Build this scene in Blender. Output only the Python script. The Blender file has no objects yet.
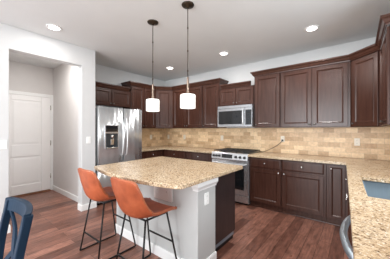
import bpy, bmesh, math, random
from mathutils import Vector, Matrix
R = math.radians
C = bpy.context.scene.collection
rnd = random.Random(7)

# ------------------------------------------------------------------ camera
cam = bpy.data.cameras.new('camera')
cam.sensor_width = 36.0
cam.lens = 206.53 / 390.0 * 36.0
cam.shift_y = 0.0006
cam.clip_start = 0.05
camo = bpy.data.objects.new('camera', cam); C.objects.link(camo)
camo.location = (4.3156, -4.0757, 1.353)
camo.rotation_euler = (R(90), 0, R(38.343))
bpy.context.scene.camera = camo

# ------------------------------------------------------------------ world, area lights, exposure
sc = bpy.context.scene
sc.view_settings.view_transform = 'Standard'
sc.view_settings.look = 'None'
sc.view_settings.gamma = 1.0
sc.view_settings.use_curve_mapping = False
sc.view_settings.exposure = 0.85
w = bpy.data.worlds.new('world'); sc.world = w; w.use_nodes = True
bg = w.node_tree.nodes['Background']
bg.inputs['Color'].default_value = (0.86, 0.93, 1.0, 1)
bg.inputs['Strength'].default_value = 0.55

def area(name, loc, rot, sx, sy, power, col=(1, 1, 1), shape='RECTANGLE'):
    l = bpy.data.lights.new(name, 'AREA'); l.shape = shape; l.size = sx
    if shape == 'RECTANGLE': l.size_y = sy
    l.energy = power; l.color = col
    o = bpy.data.objects.new(name, l); C.objects.link(o)
    o.location = loc; o.rotation_euler = rot
    return o
# added fill light for assumed daylight, far behind the camera, no doors are modelled
area('added_rear_fill', (3.1, -6.9, 1.35), (R(90), 0, 0), 3.0, 2.2, 122, (0.93, 0.97, 1.0))
# added area light outside the assumed, unseen window over the sink
area('added_sink_window_light', (5.15, -2.15, 1.72), (0, R(90), 0), 1.0, 1.2, 20, (0.86, 0.94, 1.0))

# ------------------------------------------------------------------ materials
def mat(name):
    m = bpy.data.materials.new(name); m.use_nodes = True
    nt = m.node_tree; b = nt.nodes['Principled BSDF']
    return m, nt, b
def N(nt, t, **k):
    n = nt.nodes.new(t)
    for a, v in k.items(): setattr(n, a, v)
    return n
def ramp(nt, stops, src, interp='LINEAR'):
    r = N(nt, 'ShaderNodeValToRGB'); r.color_ramp.interpolation = interp
    e = r.color_ramp.elements
    while len(e) < len(stops): e.new(0.5)
    for i, (p, c) in enumerate(stops):
        e[i].position = p; e[i].color = (*c, 1)
    nt.links.new(src, r.inputs[0]); return r
def noise(nt, vec, scale, detail=3, rough=0.5):
    n = N(nt, 'ShaderNodeTexNoise'); n.inputs['Scale'].default_value = scale
    n.inputs['Detail'].default_value = detail; n.inputs['Roughness'].default_value = rough
    if vec is not None: nt.links.new(vec, n.inputs['Vector'])
    return n
def coords(nt, kind='Object', scale=(1, 1, 1), rot=(0, 0, 0)):
    t = N(nt, 'ShaderNodeTexCoord'); m = N(nt, 'ShaderNodeMapping')
    m.inputs['Scale'].default_value = scale; m.inputs['Rotation'].default_value = rot
    nt.links.new(t.outputs[kind], m.inputs['Vector']); return m.outputs['Vector']
def bump(nt, b, h, s=0.1, d=0.01):
    n = N(nt, 'ShaderNodeBump'); n.inputs['Strength'].default_value = s; n.inputs['Distance'].default_value = d
    nt.links.new(h, n.inputs['Height']); nt.links.new(n.outputs[0], b.inputs['Normal'])
def mix(nt, fac, a, b, mode='MIX'):
    m = N(nt, 'ShaderNodeMix', data_type='RGBA', blend_type=mode)
    for s, v in ((0, fac), (6, a), (7, b)):
        if hasattr(v, 'is_linked'): nt.links.new(v, m.inputs[s])
        elif isinstance(v, (int, float)): m.inputs[s].default_value = v
        else: m.inputs[s].default_value = (*v, 1)
    return m.outputs[2]
def plain(name, col, rough=0.5, metal=0.0, var=0.06, scale=6, coat=0.0, emit=None, spec=None):
    m, nt, b = mat(name)
    n = noise(nt, coords(nt), scale, 3)
    lo = tuple(c * (1 - var) for c in col); hi = tuple(min(1, c * (1 + var)) for c in col)
    r = ramp(nt, [(0.3, lo), (0.7, hi)], n.outputs[0])
    nt.links.new(r.outputs[0], b.inputs['Base Color'])
    b.inputs['Roughness'].default_value = rough; b.inputs['Metallic'].default_value = metal
    b.inputs['Coat Weight'].default_value = coat; b.inputs['Coat Roughness'].default_value = 0.15
    if spec is not None: b.inputs['Specular IOR Level'].default_value = spec
    if emit:
        b.inputs['Emission Color'].default_value = (*emit[0], 1); b.inputs['Emission Strength'].default_value = emit[1]
    return m
def wood(name, dark, light, rough=0.32, grain=(9, 9, 0.9), coat=0.25, sc_=3.0, spec=0.32):
    m, nt, b = mat(name)
    v = coords(nt, 'Object', grain)
    n = noise(nt, v, sc_, 6, 0.62); n2 = noise(nt, coords(nt), 1.6, 2)
    a = mix(nt, 0.35, n.outputs[0], n2.outputs[0])
    r = ramp(nt, [(0.3, dark), (0.7, light)], a)
    nt.links.new(r.outputs[0], b.inputs['Base Color'])
    b.inputs['Roughness'].default_value = rough
    b.inputs['Coat Weight'].default_value = coat; b.inputs['Coat Roughness'].default_value = 0.22
    b.inputs['Specular IOR Level'].default_value = spec
    bump(nt, b, n.outputs[0], 0.05, 0.004)
    return m
def steel(name, col=(0.62, 0.63, 0.64), rough=0.24, streak=(70, 70, 1.5), wav=0.0, metal=1.0, aniso=0.0):
    m, nt, b = mat(name)
    n = noise(nt, coords(nt, 'Object', streak), 4, 3)
    r = ramp(nt, [(0.2, tuple(c * 0.9 for c in col)), (0.8, col)], n.outputs[0])
    nt.links.new(r.outputs[0], b.inputs['Base Color'])
    b.inputs['Metallic'].default_value = metal; b.inputs['Roughness'].default_value = rough
    if aniso:
        tg = N(nt, 'ShaderNodeTangent', direction_type='RADIAL', axis='Z')
        nt.links.new(tg.outputs[0], b.inputs['Tangent'])
        b.inputs['Anisotropic'].default_value = aniso; b.inputs['Anisotropic Rotation'].default_value = 0.25
    if wav:
        n2 = noise(nt, coords(nt, 'Object', (7, 7, 0.25)), 1.0, 1)
        bump(nt, b, n2.outputs[0], wav, 0.05)
    return m
def granite(name):
    m, nt, b = mat(name)
    v = coords(nt, 'Object')
    vs = coords(nt, 'Object', (1.0, 1.7, 1.0), (0, 0, 0.5))
    n1 = noise(nt, v, 7, 4, 0.6); n2 = noise(nt, vs, 62, 5, 0.7); n3 = noise(nt, vs, 110, 4, 0.7)
    base = ramp(nt, [(0.36, (0.44, 0.295, 0.165)), (0.50, (0.60, 0.45, 0.29)), (0.62, (0.72, 0.585, 0.42))], mix(nt, 0.6, n1.outputs[0], n3.outputs[0]))
    fl = ramp(nt, [(0.505, (0, 0, 0)), (0.575, (1, 1, 1))], n2.outputs[0])
    fc = ramp(nt, [(0.4, (0.10, 0.055, 0.03)), (0.62, (0.36, 0.225, 0.12))], n3.outputs[0])
    c1 = mix(nt, fl.outputs[0], base.outputs[0], fc.outputs[0])
    n5 = noise(nt, v, 130, 3, 0.7)
    sp = ramp(nt, [(0.62, (0, 0, 0)), (0.69, (1, 1, 1))], n5.outputs[0])
    c2 = mix(nt, sp.outputs[0], c1, (0.12, 0.075, 0.045))
    n4 = noise(nt, v, 60, 3, 0.6)
    wh = ramp(nt, [(0.58, (0, 0, 0)), (0.66, (1, 1, 1))], n4.outputs[0])
    c3 = mix(nt, wh.outputs[0], c2, (0.80, 0.70, 0.56))
    nt.links.new(c3, b.inputs['Base Color'])
    b.inputs['Roughness'].default_value = 0.25
    return m
def floorwood():
    m, nt, b = mat('hardwood')
    v = coords(nt, 'Object', (1, 1, 1), (0, 0, R(90)))
    br = N(nt, 'ShaderNodeTexBrick'); br.offset = 0.37; br.offset_frequency = 2
    nt.links.new(v, br.inputs['Vector'])
    br.inputs['Scale'].default_value = 1.0
    br.inputs['Brick Width'].default_value = 1.15; br.inputs['Row Height'].default_value = 0.127
    br.inputs['Mortar Size'].default_value = 0.0017; br.inputs['Bias'].default_value = 0.0
    br.inputs['Color1'].default_value = (0.125, 0.050, 0.035, 1); br.inputs['Color2'].default_value = (0.36, 0.170, 0.122, 1)
    br.inputs['Mortar'].default_value = (0.02, 0.008, 0.005, 1)
    g = noise(nt, coords(nt, 'Object', (16, 1.1, 1)), 3.5, 6, 0.65)
    gr = ramp(nt, [(0.28, (0.55, 0.53, 0.52)), (0.74, (1.36, 1.34, 1.32))], g.outputs[0])
    c = mix(nt, 1.0, br.outputs['Color'], gr.outputs[0], 'MULTIPLY')
    kn = noise(nt, coords(nt, 'Object', (6, 2.4, 1)), 2.6, 5, 0.7)
    kr = ramp(nt, [(0.34, (0.70, 0.68, 0.67)), (0.5, (1, 1, 1)), (0.68, (1.3, 1.28, 1.26))], kn.outputs[0])
    c = mix(nt, 1.0, c, kr.outputs[0], 'MULTIPLY')
    nt.links.new(c, b.inputs['Base Color'])
    rr = noise(nt, coords(nt, 'Object', (6, 2, 1)), 3, 2)
    rm = N(nt, 'ShaderNodeMapRange'); rm.inputs['To Min'].default_value = 0.22; rm.inputs['To Max'].default_value = 0.42
    nt.links.new(rr.outputs[0], rm.inputs[0]); nt.links.new(rm.outputs[0], b.inputs['Roughness'])
    b.inputs['Specular IOR Level'].default_value = 0.4
    bump(nt, b, g.outputs[0], 0.08, 0.003)
    return m
def travertine():
    m, nt, b = mat('travertine_tile')
    v = coords(nt, 'UV')
    br = N(nt, 'ShaderNodeTexBrick'); br.offset = 0.5
    nt.links.new(v, br.inputs['Vector'])
    br.inputs['Scale'].default_value = 1.0
    br.inputs['Brick Width'].default_value = 0.152; br.inputs['Row Height'].default_value = 0.0787
    br.inputs['Mortar Size'].default_value = 0.0022; br.inputs['Bias'].default_value = 0.1
    br.inputs['Color1'].default_value = (0.52, 0.325, 0.175, 1); br.inputs['Color2'].default_value = (0.94, 0.71, 0.45, 1)
    br.inputs['Mortar'].default_value = (0.66, 0.50, 0.33, 1)
    n = noise(nt, v, 26, 5, 0.65)
    r = ramp(nt, [(0.25, (0.78, 0.74, 0.70)), (0.75, (1.15, 1.14, 1.12))], n.outputs[0])
    c = mix(nt, 1.0, br.outputs['Color'], r.outputs[0], 'MULTIPLY')
    nt.links.new(c, b.inputs['Base Color'])
    b.inputs['Roughness'].default_value = 0.42
    bump(nt, b, br.outputs['Fac'], -0.25, 0.003)
    return m

M = dict(
    wall=plain('wall_paint', (0.61, 0.612, 0.61), 0.7, var=0.015),
    hall=plain('hall_paint', (0.66, 0.635, 0.62), 0.7, var=0.015),
    ceil=plain('ceiling_paint', (0.74, 0.752, 0.75), 0.8, var=0.02, scale=2),
    trim=plain('white_trim', (0.84, 0.84, 0.83), 0.4, var=0.01),
    door=plain('white_door', (0.86, 0.85, 0.84), 0.4, var=0.01),
    grey=plain('grey_paint', (0.50, 0.505, 0.495), 0.6, var=0.02),
    cab=wood('espresso_cabinet', (0.036, 0.0138, 0.0088), (0.082, 0.034, 0.0235), 0.26, coat=0.0, spec=0.38),
    cabdark=wood('espresso_panel', (0.026, 0.018, 0.018), (0.050, 0.034, 0.034), 0.34),
    toe=plain('toe_kick_black', (0.012, 0.010, 0.010), 0.5),
    granite=granite('granite'),
    floor=floorwood(),
    tile=travertine(),
    steel=steel('brushed_steel', (0.68, 0.69, 0.71), metal=0.8),
    msteel=steel('dark_steel', (0.50, 0.51, 0.53), 0.26, metal=0.9),
    fridge=steel('fridge_steel', (0.70, 0.72, 0.73), 0.27, metal=0.72, aniso=0.6),
    basin=steel('basin_steel', (0.17, 0.22, 0.26), 0.32),
    dwbar=steel('bowed_bar_steel', (0.50, 0.58, 0.66), 0.4),
    bar=steel('bar_steel', (0.84, 0.85, 0.86), 0.25, metal=0.65),
    pewter=plain('dark_pewter', (0.16, 0.15, 0.14), 0.35, 0.9),
    nickel=plain('brushed_nickel', (0.75, 0.73, 0.70), 0.25, 1.0),
    blackglass=plain('black_glass', (0.012, 0.013, 0.015), 0.06, var=0.1),
    black=plain('black_enamel', (0.014, 0.014, 0.015), 0.35),
    iron=plain('cast_iron', (0.02, 0.02, 0.022), 0.55),
    panelgrey=plain('dark_display', (0.03, 0.035, 0.04), 0.15, var=0.3),
    bronze=plain('dark_bronze', (0.06, 0.045, 0.032), 0.38, 0.8),
    socket=plain('warm_bronze', (0.22, 0.165, 0.13), 0.35, 0.7),
    shade=plain('milk_glass', (0.9, 0.89, 0.86), 0.3, var=0.01, emit=((1.0, 0.97, 0.93), 0.42)),
    lens=plain('lamp_lens', (0.95, 0.95, 0.93), 0.4, var=0.01, emit=((1.0, 0.97, 0.92), 9.0)),
    leather=None,
    frame=plain('black_metal', (0.018, 0.017, 0.017), 0.4, 0.6),
    navy=wood('navy_paint', (0.0055, 0.019, 0.040), (0.010, 0.028, 0.056), 0.5, (3, 3, 3), 0.0, spec=0.22),
    seam=plain('tan_thread', (0.36, 0.12, 0.05), 0.6),
    plate=plain('white_plastic', (0.86, 0.86, 0.84), 0.35, var=0.01),
    ivory=plain('ivory_plastic', (0.80, 0.72, 0.60), 0.35, var=0.01),
    slot=plain('socket_slot', (0.25, 0.24, 0.22), 0.5),
    rubber=plain('black_rubber', (0.012, 0.012, 0.012), 0.6),
    greystrip=plain('blue_grey_strip', (0.20, 0.22, 0.25), 0.3),
    oak=wood('threshold_oak', (0.17, 0.065, 0.03), (0.30, 0.13, 0.065), 0.4, (3, 20, 3)),
)
def leather():
    m, nt, b = mat('cognac_leather')
    n = noise(nt, coords(nt), 7, 4, 0.6); f = noise(nt, coords(nt), 160, 2)
    r = ramp(nt, [(0.28, (0.28, 0.058, 0.021)), (0.55, (0.42, 0.095, 0.036)), (0.8, (0.54, 0.15, 0.062))], n.outputs[0])
    nt.links.new(r.outputs[0], b.inputs['Base Color']); b.inputs['Roughness'].default_value = 0.42
    bump(nt, b, f.outputs[0], 0.12, 0.002)
    return m
M['leather'] = leather()

# ------------------------------------------------------------------ mesh building
class MB:
    def __init__(s): s.v = []; s.f = []; s.smooth = set(); s.uv = {}
    def face(s, idx, sm=False):
        s.f.append(tuple(idx))
        if sm: s.smooth.add(len(s.f) - 1)
    def pts(s, P):
        i = len(s.v); s.v += [tuple(p) for p in P]; return list(range(i, i + len(P)))
    def box(s, x0, x1, y0, y1, z0, z1):
        i = s.pts([(x, y, z) for z in (z0, z1) for y in (y0, y1) for x in (x0, x1)])
        for a in ((0, 2, 3, 1), (4, 5, 7, 6), (0, 1, 5, 4), (2, 6, 7, 3), (0, 4, 6, 2), (1, 3, 7, 5)):
            s.face([i[k] for k in a])
        return s
    def prism(s, poly, z0, z1):
        n = len(poly)
        a = s.pts([(x, y, z0) for x, y in poly]); b = s.pts([(x, y, z1) for x, y in poly])
        s.face(a[::-1]); s.face(b)
        for k in range(n): s.face((a[k], a[(k + 1) % n], b[(k + 1) % n], b[k]))
        return s
    def tube(s, path, r, n=8, closed=False, cap=True):
        P = [Vector(p) for p in path]; m = len(P)
        rad = r if isinstance(r, (list, tuple)) else [r] * m
        rings = []; up = None
        for k in range(m):
            if closed: t = (P[(k + 1) % m] - P[k - 1]).normalized()
            elif k == 0: t = (P[1] - P[0]).normalized()
            elif k == m - 1: t = (P[-1] - P[-2]).normalized()
            else: t = ((P[k + 1] - P[k]).normalized() + (P[k] - P[k - 1]).normalized()).normalized()
            if up is None:
                up = Vector((0, 0, 1)) if abs(t.z) < 0.9 else Vector((1, 0, 0))
            a = up - t * up.dot(t); a.normalize(); b = t.cross(a); up = a
            rings.append(s.pts([P[k] + (a * math.cos(q) + b * math.sin(q)) * rad[k] for q in (2 * math.pi * j / n for j in range(n))]))
        for k in range(m if closed else m - 1):
            A, B = rings[k], rings[(k + 1) % m]
            for j in range(n): s.face((A[j], A[(j + 1) % n], B[(j + 1) % n], B[j]), True)
        if cap and not closed: s.face(rings[0][::-1]); s.face(rings[-1])
        return s
    def lathe(s, prof, c=(0, 0, 0), n=20, axis='z', closed=False):
        rings = []
        def pt(r, h, q):
            x, y = r * math.cos(q), r * math.sin(q)
            if axis == 'z': return (c[0] + x, c[1] + y, c[2] + h)
            if axis == 'y': return (c[0] + x, c[1] - h, c[2] + y)   # h grows towards -y (front)
            return (c[0] + h, c[1] + x, c[2] + y)
        for r, h in prof: rings.append(s.pts([pt(max(r, 1e-5), h, 2 * math.pi * j / n) for j in range(n)]))
        L = len(rings)
        for k in range(L if closed else L - 1):
            A, B = rings[k], rings[(k + 1) % L]
            for j in range(n): s.face((A[j], A[(j + 1) % n], B[(j + 1) % n], B[j]), True)
        if not closed:
            if prof[0][0] > 1e-4: s.face(rings[0][::-1])
            if prof[-1][0] > 1e-4: s.face(rings[-1])
        return s
    def sweep(s, prof, path, side=1):
        """closed profile (out, z) along an open horizontal xy path; side=1: outward is to the right of travel"""
        P = [Vector(p) for p in path]; m = len(P); rings = []
        for k in range(m):
            ns = []
            if k > 0: d = (P[k] - P[k - 1]).normalized(); ns.append(Vector((d.y, -d.x)) * side)
            if k < m - 1: d = (P[k + 1] - P[k]).normalized(); ns.append(Vector((d.y, -d.x)) * side)
            if len(ns) == 2:
                q = (ns[0] + ns[1]).normalized(); q = q / max(q.dot(ns[0]), 0.2)
            else: q = ns[0]
            rings.append(s.pts([(P[k].x + q.x * o, P[k].y + q.y * o, z) for o, z in prof]))
        n = len(prof)
        for k in range(m - 1):
            A, B = rings[k], rings[k + 1]
            for j in range(n): s.face((A[j], A[(j + 1) % n], B[(j + 1) % n], B[j]))
        s.face(rings[0][::-1]); s.face(rings[-1]); return s
    def loops(s, L):
        """nested closed loops, last one filled, first one filled at the back"""
        R_ = [s.pts(l) for l in L]; n = len(L[0])
        for A, B in zip(R_, R_[1:]):
            for j in range(n): s.face((A[j], A[(j + 1) % n], B[(j + 1) % n], B[j]))
        s.face(R_[0][::-1]); s.face(R_[-1]); return s
    def rounded(s, x0, x1, z0, z1, y0, y1, r, n=5):
        """rounded plate in the xz plane, from y0 (back) to y1 (front, smaller y)"""
        p = rrect(x0, x1, z0, z1, r, n)
        e = min(0.003, abs(y1 - y0) * 0.4)
        pi = rrect(x0 + e, x1 - e, z0 + e, z1 - e, max(r - e, 1e-4), n)
        s.loops([[(a, y0, b) for a, b in p], [(a, y1 + e, b) for a, b in p], [(a, y1, b) for a, b in pi]]); return s
    def build(s, name, m, parent=None, bevel=0.0, seg=2, smooth=False, solid=0.0, sub=0):
        me = bpy.data.meshes.new(name); me.from_pydata(s.v, [], s.f)
        me.validate(); me.update()
        bm = bmesh.new(); bm.from_mesh(me)
        bmesh.ops.recalc_face_normals(bm, faces=bm.faces)
        bm.to_mesh(me); bm.free()
        if smooth:
            for p in me.polygons: p.use_smooth = True
        elif len(s.smooth) and len(me.polygons) == len(s.f):
            for i in s.smooth: me.polygons[i].use_smooth = True
        o = bpy.data.objects.new(name, me); C.objects.link(o)
        me.materials.append(m)
        if solid:
            k = o.modifiers.new('solid', 'SOLIDIFY'); k.thickness = solid; k.offset = 0
        if bevel:
            k = o.modifiers.new('bevel', 'BEVEL'); k.width = bevel; k.segments = seg; k.limit_method = 'ANGLE'; k.angle_limit = R(40)
        if sub:
            k = o.modifiers.new('sub', 'SUBSURF'); k.levels = sub; k.render_levels = sub
        if parent is not None: o.parent = parent
        return o
def rrect(x0, x1, y0, y1, r, n=5):
    P = []
    for cx, cy, a in ((x1 - r, y0 + r, -90), (x1 - r, y1 - r, 0), (x0 + r, y1 - r, 90), (x0 + r, y0 + r, 180)):
        for k in range(n + 1):
            q = R(a + 90 * k / n); P.append((cx + r * math.cos(q), cy + r * math.sin(q)))
    return P
def bez(p, n=10):
    """Catmull-Rom through points"""
    P = [Vector(a) for a in p]; out = []
    P = [2 * P[0] - P[1]] + P + [2 * P[-1] - P[-2]]
    for i in range(1, len(P) - 2):
        for k in range(n):
            t = k / n; a, b, c, d = P[i - 1:i + 3]
            out.append(0.5 * ((2 * b) + (c - a) * t + (2 * a - 5 * b + 4 * c - d) * t * t + (3 * b - a - 3 * c + d) * t ** 3))
    out.append(P[-2]); return out
def B(*a): return MB().box(*a)
def thing(name, label, cat, loc=(0, 0, 0), rz=0.0, group=None):
    o = bpy.data.objects.new(name, None); C.objects.link(o); o.empty_display_size = 0.1
    o.location = loc; o.rotation_euler = (0, 0, rz)
    o['label'] = label; o['category'] = cat; o['kind'] = 'thing'
    if group: o['group'] = group
    return o
def tag(o, label, cat, group=None):
    o['label'] = label; o['category'] = cat; o['kind'] = 'thing'
    if group: o['group'] = group
    return o
def struct(o, label=None, cat=None):
    o['kind'] = 'structure'
    if label: o['label'] = label
    if cat: o['category'] = cat
    return o
def copy_tree(o, parent=None):
    c = o.copy(); C.objects.link(c); c.parent = parent
    for ch in list(o.children): copy_tree(ch, c)
    return c

# ------------------------------------------------------------------ the setting
H = 2.732; XR = 4.85; YB = -7.0; PW = 0.711
struct(B(-1.3, 5.05, YB, 0.15, -0.12, 0.0).build('floor', M['floor']), 'dark red-brown hardwood plank floor', 'floor')
struct(B(-1.3, 5.05, YB, 0.15, H, H + 0.12).build('ceiling', M['ceil']), 'pale grey flat painted ceiling', 'ceiling')
struct(B(-0.12, XR + 0.12, 0.0, 0.12, 0, H).build('wall_back', M['wall']), 'white painted wall behind the range and tall cabinets', 'wall')
struct(B(-0.12, 0.0, -2.323, 0.0, 0, H).build('wall_left', M['wall']), 'white painted wall behind the refrigerator', 'wall')
m = MB()
def cells(m, us, zs, holes, f):
    pass
# right wall with an assumed, unseen window opening added over the sink
m = MB()
for a, b, c, d in ((0.0, -1.62, 0, H), (-1.62, -2.68, 0, 1.12), (-1.62, -2.68, 2.25, H), (-2.68, -4.6, 0, H)):
    m.box(XR, XR + 0.12, b, a, c, d)
struct(m.build('wall_right', M['wall']), 'white painted wall behind the sink counter', 'wall')
m = MB()
y0, y1, z0, z1 = -2.68, -1.62, 1.12, 2.25
m.box(XR + 0.03, XR + 0.09, y0, y0 + 0.05, z0, z1).box(XR + 0.03, XR + 0.09, y1 - 0.05, y1, z0, z1)
m.box(XR + 0.03, XR + 0.09, y0, y1, z0, z0 + 0.05).box(XR + 0.03, XR + 0.09, y0, y1, z1 - 0.05, z1)
m.box(XR + 0.04, XR + 0.08, (y0 + y1) / 2 - 0.02, (y0 + y1) / 2 + 0.02, z0, z1)
struct(m.build('assumed_window_1', M['trim']), 'assumed white framed window above the sink, out of view', 'window')  # assumed window, out of view, added to bring daylight to the sink
# partition with the wide opening to the hall
OA, OB, OT = -3.463, -2.55, 2.42
m = MB()
prof = [(YB, 0), (OA, 0), (OA, OT), (OB, OT), (OB, 0), (-2.323, 0), (-2.323, H), (YB, H)]
a = m.pts([(PW, y, z) for y, z in prof]); b = m.pts([(PW - 0.14, y, z) for y, z in prof])
for i in (a, b):
    m.face((i[0], i[1], i[2], i[7])); m.face((i[2], i[3], i[6], i[7])); m.face((i[3], i[4], i[5], i[6]))
for k in range(8): m.face((a[k], a[(k + 1) % 8], b[(k + 1) % 8], b[k]))
struct(m.build('wall_partition', M['wall'], bevel=0.006, seg=3), 'white partition wall with a square opening to the hall', 'wall')
struct(B(-1.118, PW - 0.14, -2.40, -2.323, 0, H).build('wall_hall_side', M['hall']), 'pale grey hall side wall', 'wall')
struct(B(-1.118, PW - 0.14, -3.72, -3.62, 0, H).build('wall_hall_near', M['hall']), 'pale grey hall wall', 'wall')
struct(B(-1.24, -1.118, -3.72, -2.323, 0, H).build('wall_hall_end', M['hall']), 'pale grey wall around the hall door', 'wall')
# baseboards
bp = [(0, 0), (0.014, 0), (0.014, 0.085), (0.009, 0.1), (0, 0.1)]
def base(name, path, side=1): struct(MB().sweep(bp, path, side).build(name, M['trim']), 'white baseboard', 'baseboard')
base('baseboard_hall', [(-1.1, -2.40), (PW - 0.14, -2.40)], 1)
base('baseboard_partition', [(PW - 0.13, OB), (PW, OB), (PW, -2.323), (0.60, -2.323)], 1)
base('baseboard_left', [(PW, -4.6), (PW, OA), (PW - 0.14, OA)], 1)

# hall door with casing (its own slab, panels, hinges)
dy0, dy1, dz1 = -3.30, -2.462, 2.06
d = struct(MB().build('door_1', M['door']) if False else bpy.data.objects.new('door_1', None), 'white two-panel door at the end of the hall', 'door')
C.objects.link(d); d.location = (-1.118, -2.40, 0); d.rotation_euler = (0, 0, R(90))
def panel_loops(x0, x1, z0, z1, y0, t, fw, rec=0.009, raise_=0.004, e=0.003):
    def q(i, y): return [(x0 + i, y, z0 + i), (x1 - i, y, z0 + i), (x1 - i, y, z1 - i), (x0 + i, y, z1 - i)]
    f = y0 - t
    return [q(0, y0), q(0, f + e), q(e, f), q(fw - 0.006, f), q(fw - 0.003, f - 0.003), q(fw + 0.001, f - 0.003), q(fw + 0.008, f + rec * 0.45), q(fw + 0.016, f + rec), q(fw + 0.02, f + rec)]
# local x = world y + 2.40 ; door slab from x=-0.90 to -0.062
X0, X1 = dy0 + 2.40, dy1 + 2.40
m = MB()
zp = [(0.03, 0.22), (0.80, 1.045), (1.96, dz1)]
st = 0.17
fy = -0.03
m.box(X0, X1, -0.004, fy + 0.010, 0.03, dz1)
slab = m
def dframe(m, x0, x1, z0, z1): m.box(x0, x1, fy + 0.012, fy - 0.007, z0, z1)
m2 = MB()
dframe(m2, X0, X0 + st, 0.03, dz1); dframe(m2, X1 - st, X1, 0.03, dz1)
for a_, b_ in zp: dframe(m2, X0 + st, X1 - st, a_, b_)
slab.build('slab', M['door'], d)
m2.build('stile_and_rail_frame', M['door'], d, bevel=0.007, seg=2)
for a_, b_ in ((0.22, 0.80), (1.045, 1.96)):
    p = MB(); i = 0.03
    x0_, x1_ = X0 + st, X1 - st
    def q(i, y): return [(x0_ + i, y, a_ + i), (x1_ - i, y, a_ + i), (x1_ - i, y, b_ - i), (x0_ + i, y, b_ - i)]
    p.loops([q(0.012, fy + 0.012), q(0.012, fy + 0.010), q(0.05, fy + 0.003)])
    p.build('panel', M['door'], d)
cs = MB()
cs.box(X0 - 0.07, X0 - 0.006, -0.001, -0.02, 0, dz1 + 0.075).box(X1 + 0.006, X1 + 0.07 - 0.008, -0.001, -0.02, 0, dz1 + 0.075).box(X0 - 0.006, X1 + 0.006, -0.001, -0.02, dz1 + 0.008, dz1 + 0.075)
cs.build('casing', M['trim'], d, bevel=0.004)
for z in (1.84, 1.06, 0.33):
    h = MB(); h.box(X1 - 0.012, X1 + 0.016, fy - 0.001, fy - 0.006, z - 0.05, z + 0.05)
    h.tube([(X1 + 0.003, fy - 0.006, z - 0.052), (X1 + 0.003, fy - 0.006, z + 0.052)], 0.007)
    h.build('hinge', M['nickel'], d)
k = MB().lathe([(0.012, 0), (0.012, 0.03), (0.028, 0.04), (0.03, 0.055), (0.02, 0.068), (0, 0.07)], (X0 + 0.07, fy, 0.95), 16, 'y')
k.build('door_knob', M['nickel'], d)
B(X0 - 0.0, X1 - 0.0, -0.005, -0.085, 0.0, 0.022).build('threshold', M['oak'], d, bevel=0.006)

# ------------------------------------------------------------------ cabinets
def panel_door(parent, x0, x1, z0, z1, y0=0.0, t=0.019, fw=0.056, knob=None, name='door', flat=False, kmat='nickel'):
    m = MB()
    if flat:
        f = y0 - t; e = 0.003
        def q(i, y): return [(x0 + i, y, z0 + i), (x1 - i, y, z0 + i), (x1 - i, y, z1 - i), (x0 + i, y, z1 - i)]
        m.loops([q(0, y0), q(0, f + 0.006), q(0.004, f + 0.003), q(0.016, f), q(0.018, f)])
    else:
        m.loops(panel_loops(x0, x1, z0, z1, y0, t, fw))
    o = m.build(name, M['cab'], parent)
    if knob:
        kx, kz = knob
        MB().lathe([(0.006, 0), (0.005, 0.014), (0.013, 0.02), (0.0145, 0.026), (0.010, 0.031), (0, 0.032)], (kx, y0 - t, kz), 12, 'y').build('knob', M[kmat], o)
    return o
def wall_cabinet(label, loc, rz, wd, dp, z0, z1, doors, group='dark wall cabinets', knobz=None):
    """local x from 0 to wd, back at y=0, front at y=-dp; doors: list of (x0,x1,knob side)"""
    t = thing('wall_cabinet', label, 'cabinet', loc, rz, group)
    B(0.001, wd - 0.001, -dp, -0.002, z0, z1).build('body', M['cab'], t, bevel=0.002)
    for a, b, s in doors:
        kx = (a + 0.028) if s == 'l' else (b - 0.028)
        panel_door(t, a, b, z0 + 0.012, z1 - 0.02, -dp, knob=(kx, z0 + 0.05), kmat='pewter')
    return t
ZU, ZT, ZL, TL = 1.392, 2.36, 1.842, 2.205
L90, R90 = R(90), R(-90)
D = 0.31  # box depth, doors bring the face to 0.33
wall_cabinet('low dark two-door cabinet hanging above the refrigerator', (0, -2.26, 0), L90, 0.918, D, ZL, TL, [(0.012, 0.452, 'r'), (0.466, 0.906, 'l')])
wall_cabinet('tall dark two-door wall cabinet between refrigerator and angled corner cabinet', (0, -1.34, 0), L90, 0.728, D, ZU, ZT, [(0.014, 0.358, 'r'), (0.37, 0.716, 'l')])
wall_cabinet('tall dark two-door wall cabinet right of the angled corner behind the pendants', (0.612, 0, 0), 0, 0.946, D, ZU, ZT, [(0.03, 0.466, 'r'), (0.48, 0.934, 'l')])
wall_cabinet('tall dark one-door wall cabinet touching the left side of the microwave', (1.56, 0, 0), 0, 0.44, D, ZU, ZT, [(0.014, 0.426, 'l')])
wall_cabinet('short dark two-door wall cabinet right above the microwave', (2.002, 0, 0), 0, 0.766, D, ZL, TL, [(0.014, 0.377, 'r'), (0.389, 0.752, 'l')])
wall_cabinet('tall dark one-door wall cabinet touching the right side of the microwave', (2.77, 0, 0), 0, 0.475, D, ZU, ZT, [(0.018, 0.462, 'l')])
wall_cabinet('wide tall dark two-door wall cabinet above the outlet with the cord', (3.247, 0, 0), 0, 0.98, D, ZU, ZT, [(0.014, 0.478, 'r'), (0.498, 0.95, 'l')])
def corner_cabinet(label, pts, loc, rz, face):
    t = thing('corner_wall_cabinet', label, 'cabinet', loc, rz, 'dark wall cabinets')
    MB().prism(pts, ZU, ZT).build('body', M['cab'], t, bevel=0.002)
    a = face
    panel_door(t, -a, a, ZU + 0.012, ZT - 0.02, -0.0005, knob=((a - 0.03) if rz > 0 else (-a + 0.03), ZU + 0.05), kmat='pewter')
    return t
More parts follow.
